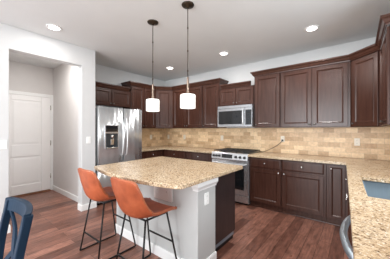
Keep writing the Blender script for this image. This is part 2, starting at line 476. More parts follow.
# left diagonal: face from (.31,-.612) to (.612,-.31)
mx, my = 0.461, -0.461
def toloc(p, c, rz):
    v = Matrix.Rotation(-rz, 2) @ (Vector(p) - Vector(c)); return (v.x, v.y)
P = [toloc(p, (mx, my), R(45)) for p in ((0.002, -0.002), (0.002, -0.610), (0.310, -0.610), (0.610, -0.310), (0.610, -0.002))]
corner_cabinet('tall dark angled corner cabinet behind the farther pendant lamp', P, (mx, my, 0), R(45), 0.172)
mx, my = 4.3875, -0.4575
P = [toloc(p, (mx, my), R(-45)) for p in ((4.848, -0.002), (4.229, -0.002), (4.229, -0.300), (4.546, -0.615), (4.848, -0.615))]
corner_cabinet('tall dark angled corner cabinet over the right counter', P, (mx, my, 0), R(-45), 0.188)
wall_cabinet('tall dark wall cabinet with an exposed side panel on the sink wall', (XR, -0.62, 0), R90, 0.78, 0.30, ZU, ZT, [(0.03, 0.385, 'r'), (0.397, 0.766, 'l')])
CP = [(0, 0), (0.006, 0), (0.009, 0.012), (0.020, 0.022), (0.034, 0.050), (0.046, 0.060), (0.052, 0.064), (0.052, 0.085), (0, 0.085)]
def crown(label, path, zb, side=1):
    o = MB().sweep([(a, b + zb) for a, b in CP], path, side).build('crown_moulding', M['cab'])
    tag(o, label, 'moulding', 'dark crown mouldings')
e = 0.329
crown('dark crown moulding on the cabinet over the refrigerator', [(e, -2.26), (e, -1.395)], TL - 0.01)
crown('dark crown moulding wrapping the tall cabinets beside the refrigerator corner', [(0.003, -1.34), (e, -1.34), (e, -0.62), (0.62, -e), (2.0, -e), (2.0, -0.003)], ZT - 0.01)
crown('dark crown moulding on the short cabinet over the microwave', [(2.056, -e), (2.714, -e)], TL - 0.01)
crown('dark crown moulding wrapping the tall cabinets right of the microwave', [(2.77, -0.003), (2.77, -e), (4.225, -e), (4.53, -0.63), (4.53, -1.40), (XR - 0.003, -1.40)], ZT - 0.01)

ZC = 0.876
def base_cabinet(label, loc, rz, wd, units, dp=0.581, group='dark base cabinets', name='base_cabinet', toe=True, hollow=False):
    """units: (x0,x1,kind,knob side) kind: 'dd' drawer over door, 'd' full door, '3' three drawers"""
    t = thing(name, label, 'cabinet', loc, rz, group)
    if hollow:
        m = MB(); m.box(0.001, 0.019, -dp, -0.003, 0.09, ZC).box(wd - 0.019, wd - 0.001, -dp, -0.003, 0.09, ZC).box(0.019, wd - 0.019, -dp, -0.003, 0.09, 0.11)
        m.box(0.019, wd - 0.019, -dp, -dp + 0.018, 0.11, ZC).build('body', M['cab'], t)
    else:
        B(0.001, wd - 0.001, -dp, -0.003, 0.09, ZC).build('body', M['cab'], t, bevel=0.002)
    if toe:
        B(0.001, wd - 0.001, -dp + 0.045, -0.01, 0.001, 0.0895).build('toe_kick', M['cab'], t)
        MB().sweep([(0, 0.001), (0.012, 0.001), (0.010, 0.012), (0, 0.02)], [(0.001, -dp + 0.045), (wd - 0.001, -dp + 0.045)], 1).build('shoe_strip', M['cab'], t)
    for a, b, k, s in units:
        kx = (a + 0.03) if s == 'l' else (b - 0.03)
        if k in ('dd', '3'):
            panel_door(t, a, b, 0.705, 0.856, -dp, knob=((a + b) / 2, 0.782), name='drawer', flat=True)
        if k == 'dd': panel_door(t, a, b, 0.105, 0.682, -dp, knob=(kx, 0.645))
        if k == 'd': panel_door(t, a, b, 0.105, 0.856, -dp, fw=0.034, knob=(kx, 0.80))
        if k == '3':
            panel_door(t, a, b, 0.44, 0.682, -dp, knob=((a + b) / 2, 0.56), name='drawer', flat=True)
            panel_door(t, a, b, 0.15, 0.417, -dp, knob=((a + b) / 2, 0.285), name='drawer', flat=True)
    return t
base_cabinet('dark base cabinet between the refrigerator and the corner', (0, -1.332, 0), L90, 0.73, [(0.08, 0.68, 'dd', 'r')])
base_cabinet('dark corner base cabinet under the left counter', (0.0, 0, 0), 0, 1.30, [(0.64, 1.285, 'dd', 'r')])
base_cabinet('dark base cabinet touching the left side of the range', (1.302, 0, 0), 0, 0.726, [(0.014, 0.71, 'dd', 'r')])
base_cabinet('dark base cabinet touching the right side of the range', (2.794, 0, 0), 0, 0.545, [(0.03, 0.535, 'dd', 'r')])
base_cabinet('wide dark base cabinet right of the range, beside the narrow corner door', (3.341, 0, 0), 0, 0.612, [(0.014, 0.585, 'dd', 'l')])
base_cabinet('dark corner base cabinet with a narrow tall door', (3.955, 0, 0), 0, 0.89, [(0.03, 0.22, 'd', 'l')])
# the sink run leans a little
ANG = math.atan(0.046)
SX, SY = 4.188 + 0.036, -0.62
def runpt(s, o=0.0):     # s metres along the run from the inner corner, o metres into the room
    return (SX + math.sin(ANG) * s - math.cos(ANG) * o, SY - math.cos(ANG) * s - math.sin(ANG) * o)
def run_loc(s, dp):      # origin of a unit whose front is on the run line
    x, y = runpt(s); return (x + math.cos(ANG) * dp, y + math.sin(ANG) * dp, 0)
base_cabinet('dark base cabinet of the sink counter nearest the inner corner', run_loc(0.03, 0.50), R90 + ANG, 0.86, [(0.12, 0.85, 'dd', 'r')], 0.50)
base_cabinet('dark base cabinet under the steel sink', run_loc(0.895, 0.50), R90 + ANG, 0.862, [(0.01, 0.425, 'd', 'r'), (0.437, 0.852, 'd', 'l')], 0.50, hollow=True)
# the sink cabinet is open inside: its body is a shell, see below
base_cabinet('dark base cabinet beyond the dishwasher', run_loc(2.42, 0.50), R90 + ANG, 0.50, [(0.02, 0.48, 'dd', 'r')], 0.50)

# dishwasher with its bowed bar handle
t = thing('dishwasher', 'steel dishwasher with a bowed handle under the granite sink counter', 'dishwasher', run_loc(1.765, 0.50), R90 + ANG)
B(0.004, 0.604, -0.49, -0.01, 0.10, 0.868).build('body', M['black'], t)
MB().rounded(0.006, 0.602, 0.12, 0.866, -0.4905, -0.512, 0.006).build('door', M['steel'], t)
B(0.01, 0.598, -0.44, -0.02, 0.001, 0.0995).build('toe_kick', M['black'], t)
hp = bez([(0.015, -0.505, 0.79), (0.03, -0.523, 0.79), (0.14, -0.552, 0.79), (0.302, -0.567, 0.79), (0.464, -0.552, 0.79), (0.574, -0.523, 0.79), (0.589, -0.505, 0.79)], 6)
MB().tube(hp, 0.018, 12).build('handle', M['dwbar'], t)

# ------------------------------------------------------------------ countertops
def slab(name, polys, z0, z1, label, holes=None):
    pass
def cellslab(xs, ys, keep, z0, z1, warp=lambda x, y: (x, y)):
    m = MB(); nx, ny = len(xs) - 1, len(ys) - 1
    idx = {}
    def v(i, j, k):
        if (i, j, k) not in idx:
            x, y = warp(xs[i], ys[j]); idx[(i, j, k)] = m.pts([(x, y, (z0, z1)[k])])[0]
        return idx[(i, j, k)]
    on = lambda i, j: 0 <= i < nx and 0 <= j < ny and keep(i, j)
    for i in range(nx):
        for j in range(ny):
            if not on(i, j): continue
            m.face((v(i, j, 1), v(i + 1, j, 1), v(i + 1, j + 1, 1), v(i, j + 1, 1)))
            m.face((v(i, j, 0), v(i, j + 1, 0), v(i + 1, j + 1, 0), v(i + 1, j, 0)))
            for di, dj, a, b in ((-1, 0, (i, j), (i, j + 1)), (1, 0, (i + 1, j), (i + 1, j + 1)), (0, -1, (i, j), (i + 1, j)), (0, 1, (i, j + 1), (i + 1, j + 1))):
                if not on(i + di, j + dj): m.face((v(*a, 0), v(*b, 0), v(*b, 1), v(*a, 1)))
    return m
Z0, Z1 = 0.8775, 0.914
o = cellslab([0.003, 0.65, 2.03], [-1.335, -0.65, -0.003], lambda i, j: not (i == 1 and j == 0), Z0, Z1).build('countertop', M['granite'], bevel=0.005)
tag(o, 'speckled tan granite counter running from the refrigerator to the range', 'countertop', 'granite countertops')
def warp(x, y):
    s = max(0.0, -0.65 - y); k = 1.0 if x < 4.8 else 0.0
    return (x + 0.046 * s * k, y - 0.03 * k * s if False else y)
xs = [2.79, 4.188, 4.29, 4.68, XR - 0.003]; ys = [-3.45, -2.30, -1.575, -0.65, -0.003]
keep = lambda i, j: (i >= 1 or j == 3) and not (i == 2 and j == 1)
m = cellslab(xs, ys, keep, Z0, Z1, warp)
o = m.build('countertop', M['granite'], bevel=0.005)
tag(o, 'speckled tan granite counter from the range around the corner to the sink', 'countertop', 'granite countertops')
# island top
FX = lambda x: -2.982 + 0.118 * ((x - 2.52) / 0.72) ** 2      # gently bowed seating edge
pl = [(1.825 + 0.022 * math.sin(q), FX(1.85) + 0.03 - 0.03 * math.cos(q)) for q in (R(-90), R(-60), R(-30))]
pl += [(1.86 + (3.165 - 1.86) * k / 20, FX(1.86 + (3.165 - 1.86) * k / 20)) for k in range(21)]
yc = FX(3.165)
pl += [(3.165 + 0.055 * math.sin(q), yc + 0.06 - 0.055 * math.cos(q)) for q in (R(30), R(50), R(70), R(90))]
pl += [(3.22, -1.76), (3.212, -1.742), (3.195, -1.735), (1.775, -1.735), (1.758, -1.745), (1.752, -1.77)]
o = MB().prism(pl, Z0, Z1).build('island_countertop', M['granite'], bevel=0.006)
tag(o, 'large speckled tan granite top of the island', 'countertop', 'granite countertops')

# backsplash tiles: one L around both corners, uv in metres
me = bpy.data.meshes.new('tile_backsplash')
path = [(0.010, -1.335), (0.010, -0.010), (XR - 0.010, -0.010), (XR - 0.010, -1.55)]
vs, fs, uvs = [], [], []
def strip(p, q, u0, z0, z1, th):
    d = Vector(q) - Vector(p); n = Vector((d.y, -d.x)).normalized() * th
    i = len(vs)
    for z in (z0, z1):
        for a in (p, q): vs.append((a[0], a[1], z))
        for a in (p, q): vs.append((a[0] - n.x, a[1] - n.y, z))
    L = d.length
    U = [u0, u0 + L, u0, u0 + L]
    for f in ((0, 1, 5, 4), (2, 6, 7, 3), (4, 5, 7, 6), (0, 2, 3, 1), (0, 4, 6, 2), (1, 3, 7, 5)):
        fs.append(tuple(i + k for k in f)); uvs.append([(U[k % 4], (z0, z1)[k // 4] - 0.914 + 0.003) for k in f])
    return u0 + L
u = 0.0
for p, q in zip(path, path[1:]): u = strip(p, q, u, 0.915, ZU - 0.001, 0.009)
me.from_pydata(vs, [], fs); ul = me.uv_layers.new(name='UVMap')
for pl, uvl in zip(me.polygons, uvs):
    for li, uvv in zip(pl.loop_indices, uvl): ul.data[li].uv = uvv
o = bpy.data.objects.new('tile_backsplash', me); C.objects.link(o); me.materials.append(M['tile'])
tag(o, 'tan travertine subway tile backsplash between counters and wall cabinets', 'backsplash')

# undermount sink
t = thing('sink', 'undermount steel basin set in the granite counter', 'sink', (0, 0, 0))
def sk(x, y): return warp(x, y)
m = MB(); r = 0.05
def ring(x0, x1, y0, y1, z, r): return [(*warp(a, b), z) for a, b in rrect(x0, x1, y0, y1, r, 5)]
Lp = [ring(4.275, 4.695, -2.315, -1.56, 0.8745, 0.03), ring(4.292, 4.678, -2.298, -1.577, 0.8735, 0.03), ring(4.297, 4.673, -2.293, -1.582, 0.72, 0.045), ring(4.325, 4.645, -2.265, -1.61, 0.69, 0.05), ring(4.42, 4.52, -2.04, -1.94, 0.684, 0.045)]
R_ = [m.pts(l) for l in Lp]; n = len(Lp[0])
for A, B_ in zip(R_, R_[1:]):
    for j in range(n): m.face((A[j], A[(j + 1) % n], B_[(j + 1) % n], B_[j]), True)
m.face(R_[-1])
m.build('basin', M['basin'], t, solid=0.003)
dx, dy = warp(4.47, -1.99)
MB().lathe([(0.0, 0.0), (0.02, 0.001), (0.03, 0.004), (0.043, 0.006), (0.045, 0.0)], (dx, dy, 0.686), 18).build('drain', M['nickel'], t)

# ------------------------------------------------------------------ kitchen island
t = thing('kitchen_island', 'grey half-wall island base with a dark wooden end under granite', 'kitchen island', (1.80, -2.575, 0))
XI = 3.16 - 1.80; XP = 3.095 - 1.80; YW = 0.30; YE = 0.853
B(0, XI, 0, YW, 0.001, 0.8765).build('half_wall', M['grey'], t, bevel=0.004)
m = MB()
m.sweep([(0.0005, 0.785), (0.010, 0.785), (0.013, 0.80), (0.030, 0.825), (0.034, 0.832), (0.034, 0.8765), (0.0005, 0.8765)], [(XI, YW), (XI, 0.0), (XI - 0.05, 0.0)], -1)
m.build('cap_trim', M['trim'], t)
m = MB().sweep([(0.0005, 0.001), (0.015, 0.001), (0.015, 0.088), (0.010, 0.104), (0.0005, 0.104)], [(XI, YW), (XI, 0), (0, 0), (0, YW)], -1)
m.build('baseboard', M['trim'], t)
B(0, XP - 0.021, YW + 0.001, YE - 0.022, 0.10, 0.8765).build('cabinet_body', M['cab'], t)
B(XP - 0.02, XP + 0.002, YW + 0.001, YE, 0.095, 0.8765).build('end_panel', M['cabdark'], t, bevel=0.002)
B(0, XP - 0.035, YW + 0.001, YE - 0.04, 0.001, 0.0995).build('toe_kick', M['toe'], t)
B(XP - 0.034, XP - 0.012, YW + 0.001, YE - 0.03, 0.001, 0.094).build('base_skirt', M['toe'], t)
B(XP - 0.0115, XP - 0.004, YW + 0.001, YE - 0.025, 0.050, 0.088).build('metal_strip', M['greystrip'], t)
yd = YE - 0.0215
for k in range(3):
    a = 0.02 + k * 0.42
    dd = MB(); L_ = panel_loops(-(a + 0.40), -a, 0.105, 0.682, -yd, 0.019, 0.056)
    dd.loops([[(-x, -y, z) for x, y, z in l] for l in L_]); dd.build('door', M['cab'], t)
    dd = MB(); dd.rounded(-(a + 0.40), -a, 0.705, 0.856, -yd, -yd - 0.019, 0.004); dd.v = [(-x, -y, z) for x, y, z in dd.v]
    dd.build('drawer', M['cab'], t)
# wide plate on the seating side
t = thing('wall_plate', 'wide white plate on the seating side of the island, above the nearer stool', 'wall plate', (2.705, -2.5755, 0.70))
MB().rounded(-0.14, 0.14, -0.082, 0.13, 0, -0.014, 0.008).build('plate', M['plate'], t)
for x in (-0.07, 0.07):
    o = MB().rounded(x - 0.022, x + 0.022, -0.03, 0.04, -0.0142, -0.017, 0.01).build('receptacle', M['ivory'] if False else M['plate'], t)
    m = MB()
    m.box(x - 0.01, x - 0.006, -0.0172, -0.0185, 0.005, 0.02); m.build('slot', M['slot'], o)

# ------------------------------------------------------------------ outlets and switches
def outlet(label, loc, rz=0.0, kind='outlet', mt='plate', wd=0.07, ht=0.115):
    t = thing('wall_outlet' if kind == 'outlet' else 'light_switch', label, 'outlet' if kind == 'outlet' else 'switch', loc, rz, 'white wall plates')
    MB().rounded(-wd / 2, wd / 2, -ht / 2, ht / 2, 0, -0.006, 0.004).build('plate', M[mt], t)
    if kind == 'outlet':
        for z in (-0.024, 0.024):
            o = MB().rounded(-0.017, 0.017, z - 0.016, z + 0.016, -0.0062, -0.009, 0.009).build('receptacle', M[mt], t)
            for x in (-0.007, 0.007):
                B(x - 0.0015, x + 0.0015, -0.0092, -0.0098, z - 0.002, z + 0.009).build('slot', M['slot'], o)
    else:
        n_ = 1 if wd < 0.1 else 2
        for k in range(n_):
            cx = (k - (n_ - 1) / 2) * 0.046
            MB().rounded(cx - 0.016, cx + 0.016, -0.033, 0.033, -0.0062, -0.010, 0.003).build('rocker', M[mt], t)
    return t
yb = -0.0195
outlet('pale outlet on the fridge-side backsplash left of the corner', (0.0195, -0.518, 1.161), L90, mt='ivory')
outlet('pale outlet on the back tiles just right of the left corner', (0.166, yb, 1.155), 0, mt='ivory')
outlet('pale outlet on the back tiles below the angled corner cabinet and pendants', (0.758, yb, 1.163), 0, mt='ivory')
outlet('pale switch plate on the back tiles below left end of the microwave', (1.89, yb, 1.165), 0, 'switch', 'ivory')
co = outlet('pale outlet on the back tiles with a black cord plugged in', (3.203, yb, 1.179), 0, mt='ivory')
outlet('pale outlet on the back tiles below the right angled corner cabinet', (4.30, yb, 1.163), 0, mt='ivory')
outlet('white switch on the partition wall end beside the refrigerator', (PW + 0.0005, -2.442, 1.178), L90, 'switch')
outlet('white double switch on the partition wall left of the hall opening', (PW + 0.0005, -3.54, 1.16), L90, 'switch', wd=0.115)
outlet('white outlet on the grey end wall of the island', (3.1605, -2.435, 0.685), L90)
cd = MB().tube(bez([(3.203, yb - 0.028, 1.155), (3.195, yb - 0.05, 1.13), (3.12, yb - 0.05, 1.06), (2.99, yb - 0.06, 0.98), (2.88, yb - 0.08, 0.93), (2.80, yb - 0.08, 0.9215), (2.815, yb - 0.03, 0.9215)], 8), 0.0045, 8)
o = cd.build('power_cord', M['rubber'])
pl = B(3.190, 3.216, yb - 0.034, yb - 0.0105, 1.14, 1.17).build('plug', M['rubber'], o, bevel=0.004)
tag(o, 'black power cord drooping from a backsplash outlet to the counter by the range', 'cord')

# ------------------------------------------------------------------ refrigerator
t = thing('refrigerator', 'stainless french-door refrigerator with an ice dispenser', 'refrigerator', (0, -1.818, 0), L90)
B(-0.472, 0.472, -0.66, -0.02, 0.03, 1.745).build('cabinet', M['black'], t, bevel=0.006)
def fdoor(name, x0, x1, z0, z1, hole=None, bow=0.030):
    m = MB(); nx = 72
    f0 = -0.735
    def yy(x):
        s = (x - (x0 + x1) / 2) / ((x1 - x0) / 2)
        return f0 - bow * (1 - s ** 2) - 0.0019 * math.sin(x * 2 * math.pi / 0.115) + 0.022 * max(0, (abs(s) - 0.93) / 0.07) ** 2
    xs = [x0 + (x1 - x0) * k / nx for k in range(nx + 1)]
    fr_t = m.pts([(x, yy(x), z1) for x in xs]); fr_b = m.pts([(x, yy(x), z0) for x in xs])
    bk_t = m.pts([(x, -0.664, z1) for x in xs]); bk_b = m.pts([(x, -0.664, z0) for x in xs])
    for k in range(nx):
        m.face((fr_b[k], fr_b[k + 1], fr_t[k + 1], fr_t[k]), True)
        m.face((bk_b[k], bk_t[k], bk_t[k + 1], bk_b[k + 1]))
        m.face((fr_t[k], fr_t[k + 1], bk_t[k + 1], bk_t[k])); m.face((fr_b[k], bk_b[k], bk_b[k + 1], fr_b[k + 1]))
    m.face((fr_b[0], fr_t[0], bk_t[0], bk_b[0])); m.face((fr_b[-1], bk_b[-1], bk_t[-1], fr_t[-1]))
    return m.build(name, M['fridge'], t)
xm = 0.03
ld = fdoor('door', -0.474, xm - 0.003, 0.74, 1.765)
rd = fdoor('door', xm + 0.003, 0.474, 0.74, 1.765)
fz = fdoor('freezer_drawer', -0.474, 0.474, 0.06, 0.732, bow=0.012)
B(-0.44, 0.44, -0.64, -0.62, 0.0, 0.058).build('grille', M['black'], t)
for par, x in ((ld, xm - 0.045), (rd, xm + 0.045)):
    MB().tube(bez([(x, -0.738, 0.86), (x, -0.775, 0.90), (x, -0.795, 1.05), (x, -0.80, 1.22), (x, -0.795, 1.40), (x, -0.775, 1.55), (x, -0.738, 1.59)], 6), 0.0125, 10).build('handle', M['bar'], par)
MB().tube(bez([(-0.38, -0.735, 0.64), (-0.36, -0.775, 0.64), (-0.18, -0.79, 0.64), (0, -0.795, 0.64), (0.18, -0.79, 0.64), (0.36, -0.775, 0.64), (0.38, -0.735, 0.64)], 6), 0.0125, 10).build('handle', M['bar'], fz)
# dispenser on the left door: local x of world y -2.187 .. -1.95
dx0, dx1 = -0.365, -0.105
dp_ = MB()
fyd = -0.777
dp_.box(dx0, dx1, fyd + 0.03, fyd, 1.00, 1.44).build('dispenser', M['steel'], ld, bevel=0.004)
disp = [c for c in ld.children if c.name.startswith('dispenser')][0]
B(dx0 + 0.015, dx1 - 0.015, fyd - 0.0005, fyd - 0.006, 1.315, 1.425).build('display', M['blackglass'], disp)
m = MB()
def q(i, y, z0=1.02, z1=1.285): return [(dx0 + 0.015 + i, y, z0 + i), (dx1 - 0.015 - i, y, z0 + i), (dx1 - 0.015 - i, y, z1 - i), (dx0 + 0.015 + i, y, z1 - i)]
m.loops([q(0, fyd - 0.0005), q(0, fyd - 0.005), q(0.008, fyd - 0.006), q(0.02, fyd - 0.003)]).build('cavity', M['panelgrey'], disp)
MB().lathe([(0.02, 0), (0.02, 0.05), (0.012, 0.06)], ((dx0 + dx1) / 2, fyd - 0.016, 1.20), 12).build('spout', M['nickel'], disp)
B((dx0 + dx1) / 2 - 0.03, (dx0 + dx1) / 2 + 0.03, fyd - 0.006, fyd - 0.018, 1.08, 1.18).build('paddle', M['nickel'], disp, bevel=0.003)
B(dx0 + 0.02, dx1 - 0.02, fyd - 0.004, fyd - 0.03, 1.015, 1.03).build('drip_tray', M['nickel'], disp, bevel=0.003)
for x in (-0.40, 0.40):
    B(x - 0.045, x + 0.045, -0.72, -0.60, 1.7665, 1.782).build('hinge_cover', M['steel'], t, bevel=0.004)

# ------------------------------------------------------------------ range
t = thing('range', 'stainless slide-in gas range with black grates and front knobs', 'range', (2.412, 0, 0))
hw = 0.3785
B(-hw, hw, -0.62, -0.022, 0.03, 0.905).build('body', M['steel'], t, bevel=0.003)
B(-hw, hw, -0.612, -0.022, 0.9055, 0.918).build('cooktop', M['black'], t, bevel=0.004)
for k in range(3):
    cx = (k - 1) * 0.248; g = MB(); r = 0.006; zt = 0.948
    x0, x1, ya, yb_ = cx - 0.115, cx + 0.115, -0.585, -0.05
    g.tube([(x0, ya, zt), (x1, ya, zt), (x1, yb_, zt), (x0, yb_, zt)], r, 6, closed=True)
    g.tube([(x0, (ya + yb_) / 2, zt), (x1, (ya + yb_) / 2, zt)], r, 6)
    g.tube([(cx, ya, zt), (cx, yb_, zt)], r, 6)
    for yy in (0.25, 0.75):
        y = ya + (yb_ - ya) * yy
        g.tube([(x0, y, zt), (x1, y, zt)], r, 6)
    for x in (x0, x1):
        for y in (ya, yb_): g.tube([(x, y, zt), (x, y, 0.9185)], r, 6)
    g.build('grate', M['iron'], t)
for x, y, r in ((-0.248, -0.45, 0.04), (-0.248, -0.18, 0.033), (0, -0.315, 0.045), (0.248, -0.45, 0.045), (0.248, -0.18, 0.033)):
    MB().lathe([(r, 0), (r, 0.008), (r * 0.8, 0.012), (r * 0.75, 0.018), (0, 0.019)], (x, y, 0.9185), 16).build('burner', M['iron'], t)
cpm = MB()
sec = [(-0.6205, 0.79), (-0.662, 0.79), (-0.668, 0.80), (-0.650, 0.905), (-0.635, 0.922), (-0.613, 0.922), (-0.613, 0.9065), (-0.6205, 0.9065)]
a = cpm.pts([(-hw, y, z) for y, z in sec]); b = cpm.pts([(hw, y, z) for y, z in sec])
for k in range(len(sec)): cpm.face((a[k], a[(k + 1) % len(sec)], b[(k + 1) % len(sec)], b[k]))
cpm.face(a[::-1]); cpm.face(b)
cp = cpm.build('control_panel', M['steel'], t, bevel=0.002)
sl = math.atan2(0.018, 0.105)
def onpanel(x, z):  # point on the sloped face
    return (x, -0.668 + (z - 0.80) * 0.018 / 0.105, z)
dm = MB(); i_ = []
for off in (0.0008, -0.003):
    i_.append([(x, onpanel(x, z)[1] + off - 0.001, z) for x, z in ((-0.145, 0.823), (0.075, 0.823), (0.075, 0.893), (-0.145, 0.893))])
dm.loops(i_).build('display', M['blackglass'], cp)
for x in (-0.325, -0.262, -0.20, 0.15, 0.235, 0.32):
    c = onpanel(x, 0.855)
    MB().lathe([(0.024, 0.0), (0.024, 0.006), (0.019, 0.010), (0.018, 0.03), (0.015, 0.034), (0, 0.035)], c, 14, 'y').build('knob', M['black'], cp)
od = MB().rounded(-hw + 0.003, hw - 0.003, 0.175, 0.782, -0.6205, -0.655, 0.006).build('oven_door', M['steel'], t)
MB().rounded(-0.31, 0.31, 0.27, 0.665, -0.6552, -0.658, 0.012).build('oven_window', M['blackglass'], od)
MB().tube(bez([(-0.33, -0.655, 0.728), (-0.325, -0.70, 0.728), (-0.30, -0.708, 0.728), (0, -0.71, 0.728), (0.30, -0.708, 0.728), (0.325, -0.70, 0.728), (0.33, -0.655, 0.728)], 5), 0.011, 10).build('handle', M['bar'], od)
sd = MB().rounded(-hw + 0.003, hw - 0.003, 0.045, 0.166, -0.6205, -0.65, 0.006).build('drawer', M['steel'], t)
B(-hw + 0.02, hw - 0.02, -0.60, -0.04, 0.001, 0.0295).build('base', M['black'], t)

# ------------------------------------------------------------------ microwave
t = thing('microwave', 'stainless over-the-range microwave with a black window', 'microwave', (2.385, 0, 0))
hw = 0.377
B(-hw, hw, -0.375, -0.003, 1.405, 1.836).build('body', M['msteel'], t, bevel=0.003)
dr = MB().rounded(-hw + 0.002, 0.232, 1.412, 1.776, -0.3755, -0.405, 0.005).build('door', M['msteel'], t)
MB().rounded(-hw + 0.03, 0.175, 1.462, 1.728, -0.4052, -0.408, 0.006).build('window', M['blackglass'], dr)
MB().tube(bez([(0.206, -0.404, 1.45), (0.206, -0.435, 1.47), (0.206, -0.447, 1.595), (0.206, -0.435, 1.72), (0.206, -0.404, 1.745)], 6), 0.010, 10).build('handle', M['bar'], dr)
cp = MB().rounded(0.236, hw - 0.002, 1.412, 1.776, -0.3755, -0.405, 0.005).build('control_panel', M['msteel'], t)
kp = MB().rounded(0.248, hw - 0.012, 1.45, 1.735, -0.4052, -0.4075, 0.005).build('keypad', M['blackglass'], cp)
B(0.262, 0.350, -0.4076, -0.4085, 1.69, 1.72).build('display', M['panelgrey'], kp)
for r_ in range(5):
    for c_ in range(3):
        B(0.262 + c_ * 0.031, 0.286 + c_ * 0.031, -0.4076, -0.4088, 1.475 + r_ * 0.040, 1.500 + r_ * 0.040).build('button', M['panelgrey'], kp)
vt = MB().rounded(-hw + 0.002, hw - 0.002, 1.781, 1.834, -0.3755, -0.400, 0.004).build('vent_strip', M['msteel'], t)

# ------------------------------------------------------------------ ceiling lights
def downlight(label, x, y, power=6.5):
    t = thing('ceiling_light', label, 'ceiling light', (x, y, H), 0, 'recessed ceiling lights')
    MB().lathe([(0.062, -0.0005), (0.092, -0.0005), (0.092, -0.006), (0.086, -0.010), (0.062, -0.008)], (0, 0, 0), 28, closed=True).build('trim_ring', M['trim'], t)
    MB().lathe([(0.061, -0.0008), (0.061, -0.006), (0.03, -0.007), (0, -0.0072)], (0, 0, 0), 24).build('lens', M['lens'], t)
    area('downlight', (x, y, H - 0.013), (0, 0, 0), 0.12, 0, power, (1.0, 0.975, 0.945), 'DISK')
downlight('round recessed light in the ceiling near the hall opening wall', 1.10, -3.07, 2.6)
downlight('round recessed light in the ceiling above the far left corner cabinets', 1.02, -0.81)
downlight('round recessed light in the ceiling in front of the microwave', 2.41, -0.83)
downlight('round recessed light in the ceiling above the counter right of the range', 3.82, -0.89)
downlight('added round recessed light in the ceiling, out of view over the island stools', 2.41, -3.10)  # added unseen lamp, brightens the floor, island and cabinet fronts
downlight('added round recessed light in the ceiling, out of view over the sink counter side', 3.82, -3.10, 9)  # second added lamp out of view, stronger, lifts the island end and floor
downlight('assumed round recessed light in the hall ceiling, out of view behind the opening header', 0.22, -2.85, 9.0)  # assumed lamp, hidden by the header, added to brighten the hall walls

# ------------------------------------------------------------------ pendants
def pendant(label, x, y):
    t = thing('pendant_lamp', label, 'pendant lamp', (x, y, H), 0, 'pendant lamps over the island')
    MB().lathe([(0.068, -0.0005), (0.070, -0.006), (0.066, -0.014), (0.045, -0.022), (0.018, -0.028), (0.012, -0.04), (0, -0.04)], (0, 0, 0), 24).build('canopy', M['bronze'], t)
    m = MB()
    zz = [-0.035, -0.25, -0.252, -0.268, -0.270, -0.50, -0.502, -0.518, -0.520, -0.72, -0.722, -0.738, -0.74, -0.80]
    rr = [0.0045, 0.0045, 0.008, 0.008, 0.0045, 0.0045, 0.008, 0.008, 0.0045, 0.0045, 0.008, 0.008, 0.0045, 0.0045]
    m.lathe(list(zip(rr, zz)), (0, 0, 0), 8).build('rod', M['bronze'], t)
    MB().lathe([(0.006, -0.795), (0.012, -0.80), (0.013, -0.95), (0.017, -0.96), (0.017, -0.984), (0.034, -0.985), (0.034, -0.993), (0, -0.993)], (0, 0, 0), 16).build('socket', M['socket'], t)
    R0 = 0.0845; zt, zb = -0.992, -1.142
    sh = MB().lathe([(0.034, zt), (R0 - 0.012, zt), (R0 - 0.003, zt - 0.004), (R0, zt - 0.014), (R0, zb), (R0 - 0.005, zb), (R0 - 0.005, zt - 0.012), (0.034, zt - 0.005)], (0, 0, 0), 32, closed=True)
    sh.build('lamp_shade', M['shade'], t)
    MB().lathe([(0.014, -0.994), (0.014, -1.02), (0.028, -1.06), (0.030, -1.085), (0.02, -1.11), (0, -1.118)], (0, 0, 0), 16).build('bulb', M['lens'], t)
pendant('white drum pendant hanging over the island, the one farther from the camera', 2.252, -2.337)
pendant('white drum pendant hanging over the island, the one nearer the range', 2.842, -2.340)

